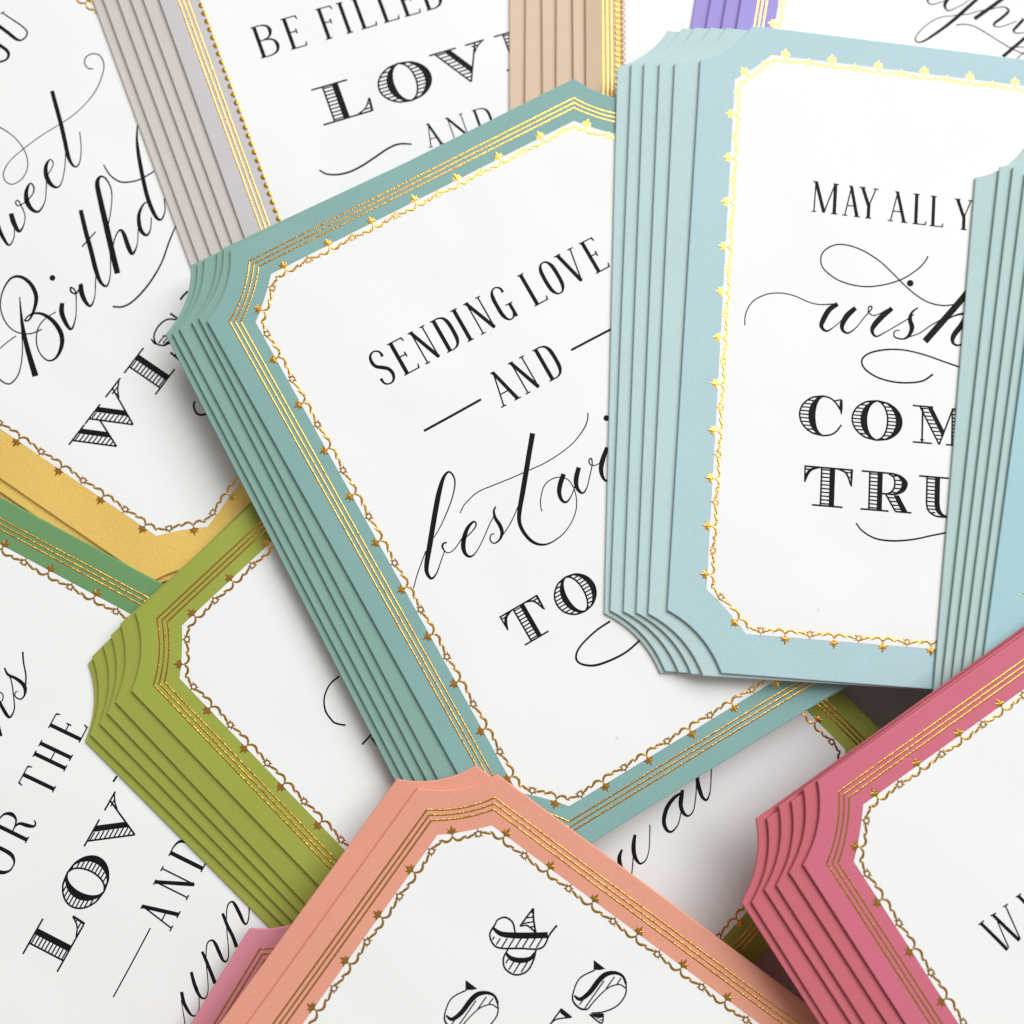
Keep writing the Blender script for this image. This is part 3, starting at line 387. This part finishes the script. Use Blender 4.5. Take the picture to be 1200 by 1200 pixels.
def ddiag(xa, xb, xt, x2, y0=0, y1=1):
    """leaning stem: top span xa..xb, left edge to the tip xt, cut off by the thin stroke rising from xt to x2 (band on the right)"""
    sl = xt - xa; ma = xa + .58 * (xb - xa)
    X = lambda xs, y: xs + sl * (1 - y)
    cut = lambda xs: (xs + sl - xt) / (sl + x2 - xt)
    ym, yb = cut(ma), cut(xb)
    A, B_ = (X(ma, ym), ym), (X(xb, yb), yb)
    return [[(xa, y1, HL), (xt, y0, HL)], ('p', [(ma, y1), (xb, y1), B_, A])] + hatch([(xa, y1 - .02), (ma, y1 - .02), A, (xt, y0)])
def crescent(cx, rx, ry, ix, iry, side, icx=None):
    icx = cx if icx is None else icx
    n = 24; out = []; band = []; inner = []; hz = []
    for i in range(n + 1):
        y = -1 + 2 * i / n
        xo = rx * math.sqrt(max(0, 1 - y * y)); yi = y * ry / iry
        xi = ix * math.sqrt(max(0, 1 - min(1, abs(yi)) ** 2))
        Y = .5 + y * ry; o = cx + side * xo; q = icx + side * xi
        out.append((o, Y)); inner.append((q, Y))
        f = .42
        m = (q + (o - q) * f, Y) if side < 0 else (q + (o - q) * (1 - f), Y)
        band.append(m)
    res = [[(x, y, HL) for x, y in out], [(x, y, HL) for x, y in inner]]
    for i in range(n):
        if side < 0: quad = [band[i], inner[i], inner[i + 1], band[i + 1]]
        else: quad = [band[i], out[i], out[i + 1], band[i + 1]]
        res.append(('p', quad))
    res += hatch((out + band[::-1]) if side < 0 else (inner + band[::-1]))
    return res
def bar(x0, x1, y, w=HL): return [[(x0, y, w), (x1, y, w)]]
def glyph_d(c):
    """hatched display capitals in unit heights; returns (natural width, ops)"""
    if c == 'I': return .78, dstem(.2, .58) + bar(0, .78, .015) + bar(0, .78, .985)
    if c == 'T':
        return 1.25, dstem(.45, .8) + bar(0, 1.25, .985) + bar(.23, 1.02, .015) + [[(.02, 1, .035), (.02, .58, .02)], [(.02, .58, .03), (.09, .8, .07), (.2, .92, .06), (.4, .98, .02)], [(1.23, 1, .06), (1.23, .56, .03)], [(1.21, .6, .03), (1.14, .8, .04), (1.05, .92, .04), (.85, .98, .02)]] + hatch([(.03, .97), (.03, .74), (.1, .88), (.26, .97)]) + hatch([(1.2, .97), (1.2, .74), (1.13, .88), (1.0, .97)])
    if c == 'O': return 1.28, crescent(.64, .63, .525, .27, .51, -1) + crescent(.64, .63, .525, .27, .51, 1)
    if c == 'C':
        return 1.12, crescent(.62, .61, .525, .22, .51, -1) + [[(.62, 1.02, HL), (.8, .98, HL), (.95, .86, HL), (1.06, .7, HL)], [(1.08, .97, .05), (1.08, .78, .08), (1.09, .58, .02)], [(.9, .92, .03), (1.08, .97, .03)], [(.62, -.025, HL), (.82, .01, HL), (.98, .12, HL), (1.1, .3, .035)]]
    if c == 'L': return 1.28, dstem(.28, .66) + bar(.0, .9, .985) + bar(0, 1.2, .015) + [[(1.22, .0, .06), (1.26, .36, .04)], [(1.25, .36, .03), (1.1, .14, .03), (.88, .03, .03)]] + hatch([(.95, .04), (1.2, .04), (1.23, .28), (1.1, .12)])
    if c == 'E': return 1.2, dstem(.25, .62) + bar(0, 1.1, .985) + bar(0, 1.15, .015) + bar(.6, .9, .5) + [[(1.1, 1, .06), (1.13, .66, .03)], [(1.14, 0, .06), (1.18, .38, .03)], [(.9, .36, .04), (.9, .64, .04)]]
    if c == 'V': return 1.35, ddiag(.12, .50, .72, 1.12) + bar(0, .66, .985) + [[(.72, 0, HL), (1.12, .98, HL)]] + bar(.88, 1.35, .985) + [[(1.3, .98, .03), (1.13, .85, .03), (1.03, .72, .03)]] + hatch([(1.0, .95), (1.25, .95), (1.06, .75)])
    if c == 'W':
        return 1.95, ddiag(.12, .46, .58, .95) + bar(0, .58, .985) + [[(.58, 0, HL), (.86, .75, HL)]] + ddiag(.74, 1.08, 1.2, 1.62) + bar(.6, 1.16, .985) + [[(1.2, 0, HL), (1.62, .98, HL)]] + bar(1.36, 1.92, .985) + [[(1.86, .98, .03), (1.66, .85, .03), (1.52, .7, .03)]] + hatch([(1.48, .95), (1.8, .95), (1.58, .75)])
    if c == 'M':
        return 1.75, [[(.3, 0, .04), (.3, .95, .04)]] + ddiag(.2, .58, .82, 1.22) + bar(0, .62, .985) + bar(.02, .6, .015) + hatch([(.18, .03), (.42, .03), (.3, .15)]) + [[(.82, 0, HL), (1.2, .95, HL)]] + dstem(1.2, 1.56) + bar(1.02, 1.75, .015) + bar(1.2, 1.75, .985)
    if c == 'R':
        ops = dstem(.22, .56) + bar(0, .85, .985) + bar(0, .74, .015)
        o = [(.8, .985), (1.02, .94), (1.18, .82), (1.2, .7), (1.12, .56), (.94, .47), (.8, .45)]
        i = [(.72, .97), (.84, .9), (.88, .8), (.88, .7), (.86, .6), (.78, .5), (.7, .46)]
        mid = [(a[0] * .58 + b[0] * .42, a[1] * .58 + b[1] * .42) for a, b in zip(o, i)]
        ops += [[(x, y, HL) for x, y in o], [(x, y, HL) for x, y in i], [(.56, .45, HL), (.85, .45, HL)]]
        for k in range(len(o) - 1): ops.append(('p', [o[k], o[k + 1], mid[k + 1], mid[k]]))
        ops += hatch(i + mid[::-1])
        ops += [[(.66, .43, HL), (.92, .02, HL)], ('p', [(.86, .43), (1.0, .44), (1.24, .03), (1.08, .02)]), [(.92, .02, HL), (1.34, .02, HL)]] + hatch([(.68, .41), (.86, .41), (1.08, .04), (.93, .04)])
        return 1.36, ops
    if c == 'U':
        return 1.6, dstem(.22, .58, .28, 1) + bar(0, .82, .985) + [[(.22, .3, HL), (.27, .12, HL), (.45, .0, HL), (.7, -.02, HL), (1.0, .02, HL), (1.25, .2, HL), (1.28, .4, HL), (1.28, .98, HL)], [(.51, .3, .13), (.55, .14, .12), (.66, .03, .07), (.8, .0, .03)]] + bar(1.0, 1.6, .985) + hatch([(.23, .28), (.45, .28), (.5, .1), (.42, .03), (.28, .14)])
    if c == 'S':
        return .95, [[(.1, .98, .02), (.06, .8, .05)], [(.86, .98, .05), (.86, .64, .03)], [(.84, .72, HL), (.7, .95, HL), (.45, 1.02, HL), (.2, .96, HL), (.08, .78, HL), (.16, .58, HL)], [(.16, .6, .05), (.4, .5, .13), (.72, .36, .13), (.8, .2, .05)], [(.1, .36, .05), (.06, .04, .03)], [(.08, .28, HL), (.25, .04, HL), (.5, -.02, HL), (.78, .06, HL), (.9, .25, HL), (.82, .42, HL), (.6, .58, HL), (.4, .66, HL), (.32, .78, HL)]] + hatch([(.1, .8), (.3, .8), (.36, .66), (.62, .56), (.82, .42), (.5, .48), (.2, .6)]) 
    return 1, []

def draw_glyph(B, g, z):
    kind, ch, x, y, ux, uy, w, h = g
    if kind == 'c': ops = glyph_c(ch); sx = w
    else: nat, ops = glyph_d(ch); sx = w / nat
    P = lambda a, b: (x + ux * a * sx - uy * b * h, y + uy * a * sx + ux * b * h)
    for op in ops:
        if isinstance(op, tuple) and op[0] == 'h':
            _, a, b, hl = op; e = hl * h / sx
            p, q = P(a - e, b), P(a + e, b); B.ribbon([(*p, SR * h), (*q, SR * h)], z)
        elif isinstance(op, tuple) and op[0] == 'p':
            B.poly([P(*q) for q in op[1]], z)
        else:
            pts = [(*P(a, b), s * h) for a, b, s in op]
            B.ribbon(pts, z, sub=5)

# ------------------------------------------------------------------ table
bm = bmesh.new(); bmesh.ops.create_grid(bm, x_segments=1, y_segments=1, size=0.9)
me = bpy.data.meshes.new("tabletop"); bm.to_mesh(me); bm.free(); me.materials.append(M_TABLE)
tab = link("tabletop", me); tab["kind"] = "structure"

# ------------------------------------------------------------------ cards
STACKS = {   # key: printed colour, plain stock colour, design, border, colour word, where the stack lies, label of the printed card on top
 'A': (lin(133, 172, 168), lin(134, 169, 158), 'tall', 'vine', 'dusty teal', 'centre stack', 'teal bordered card with gold vine and SENDING LOVE, top of the centre stack'),
 'B': (lin(176, 204, 210), lin(186, 208, 209), 'blue', 'vine_only', 'pale blue', 'pale blue stack', 'pale blue bordered card reading MAY ALL Y and wish, on top of its stack'),
 'C': (lin(165, 203, 208), lin(180, 203, 202), 'blue', 'vine_only', 'pale aqua', 'aqua stack at the right edge', 'pale aqua bordered card at the right edge, top of its stack'),
 'D': (lin(160, 146, 214), lin(163, 146, 212), 'tall', 'vine', 'violet', 'violet stack', 'violet bordered card with large script at the top edge, top of its stack'),
 'E': (lin(206, 180, 151), lin(216, 191, 164), 'tall', 'lace', 'kraft tan', 'tan stack', 'tan bordered card with gold lace trim at the top edge, top of its stack'),
 'F': (lin(200, 195, 196), lin(205, 197, 192), 'tall', 'bead', 'lavender grey', 'lavender grey stack', 'lavender grey bordered card reading BE FILLED and LOVE, top of its stack'),
 'G': (None, None, 'tall', 'gold', 'gold', 'gold stack at the left edge', 'gold bordered birthday card with black script, top of the gold stack'),
 'H': (lin(108, 150, 100), lin(108, 150, 100), 'tall', 'vine', 'green', '', 'emerald green bordered card reading OR THE LOV at the lower left corner'),
 'I': (lin(157, 165, 71), lin(154, 160, 69), 'tall', 'vine', 'olive green', 'olive stack', 'olive green bordered card lying under the teal stack, top of the olive stack'),
 'J': (lin(227, 156, 133), lin(226, 154, 131), 'tall', 'vine', 'salmon', 'salmon pair at the bottom edge', 'salmon bordered card with a hatched ampersand at the bottom edge'),
 'K': (lin(212, 136, 150), lin(212, 136, 150), 'tall', 'vine', 'mauve pink', '', 'mauve pink card peeking out under the salmon pair at the bottom edge'),
 'L': (lin(205, 109, 128), lin(199, 104, 115), 'tall', 'vine', 'rose', 'rose stack', 'rose bordered card with gold lines in the lower right corner, top of its stack'),
}
ORD = ['second', 'third', 'fourth', 'fifth', 'sixth', 'seventh']
foil_cache = {}
def foil(kind, design):
    """shared foil meshes"""
    key = (kind, design)
    if key in foil_cache: return foil_cache[key]
    zt = T_CARD
    if kind == 'lines': r = [ridge_mesh('foil_line', G0 + .1 + q, design, .22, zt - .01, .045, M_FOIL) for q in (0, 1.0, 2.0)]
    elif kind == 'vine': r = vine_mesh('foil_vine', (W0 if design == 'tall' else 8.0) + .95, design, 5.5 if design == 'tall' else 5.2, M_FOIL, zt + .03)
    elif kind == 'bead': r = bead_mesh('foil_beads', W0 - .15, design, 2.07, .74, M_FOIL, zt + .01)
    elif kind == 'lace': r = lace_mesh('foil_lace', W0 - .3, design, 1.38, M_FOIL, zt + .03)
    foil_cache[key] = r
    return r
panel_cache = {}
for key, (c1, c2, design, border, tone, where, top_label) in STACKS.items():
    x, y, rot, zt = POSE[key]
    if border == 'gold': m1 = m2 = M_GOLD
    else:
        m1 = mat(tone.replace(' ', '_') + '_print', c1, .66, var=.10, vscale=2200, bump=.5, bscale=3500, wave=.0012)
        m2 = mat(tone.replace(' ', '_') + '_stock', c2, .72, var=.09, vscale=2200, bump=.5, bscale=3500, wave=.0012)
    grp = tone + ' notched cards fanned in a stack'
    under = UNDER.get(key, [])
    plain = body_mesh('card_body', design, m2) if under else None
    for k, (ux, uy, ur) in enumerate(under):
        o = link('notched_card', plain)
        o.location = (ux * MM, uy * MM, (zt - T_CARD - PITCH * (k + 1)) * MM); o.rotation_euler.z = ur
        pos = ORD[k] + ' from the top' if k < len(under) - 1 or len(under) < 2 else 'lowest'
        o['label'] = 'plain %s card, %s of the %s' % (tone, pos, where)
        o['category'] = 'card'; o['group'] = grp
    root = bpy.data.objects.new('greeting_card', None); COL.objects.link(root); root.empty_display_size = .01
    root.location = (x * MM, y * MM, (zt - T_CARD) * MM); root.rotation_euler.z = rot
    root['label'] = top_label; root['category'] = 'card'
    link('card_body', body_mesh('card_body', design, m1), root)
    dw = W0 if design == 'tall' else 8.0
    if design not in panel_cache: panel_cache[design] = plate_mesh('panel', outline(dw, design), T_CARD + .03, M_WHITE)
    link('panel', panel_cache[design], root)
    if border in ('vine', 'bead', 'lace'):
        for ml in foil('lines', design): link('foil_line', ml, root)
    if border in ('vine', 'vine_only', 'gold'): link('foil_vine', foil('vine', design), root)
    if border == 'bead': link('foil_beads', foil('bead', design), root)
    if border == 'lace': link('foil_lace', foil('lace', design), root)
    for c, lab, strokes, polys, glyphs in LETTERING:
        if c != key: continue
        B = Build(); z = T_CARD + .045
        for s in strokes: B.ribbon(s, z)
        for p in polys: B.poly(p, z)
        for g in glyphs: draw_glyph(B, g, z)
        o = link('lettering', B.out('lettering', M_INK), root); o['label'] = lab
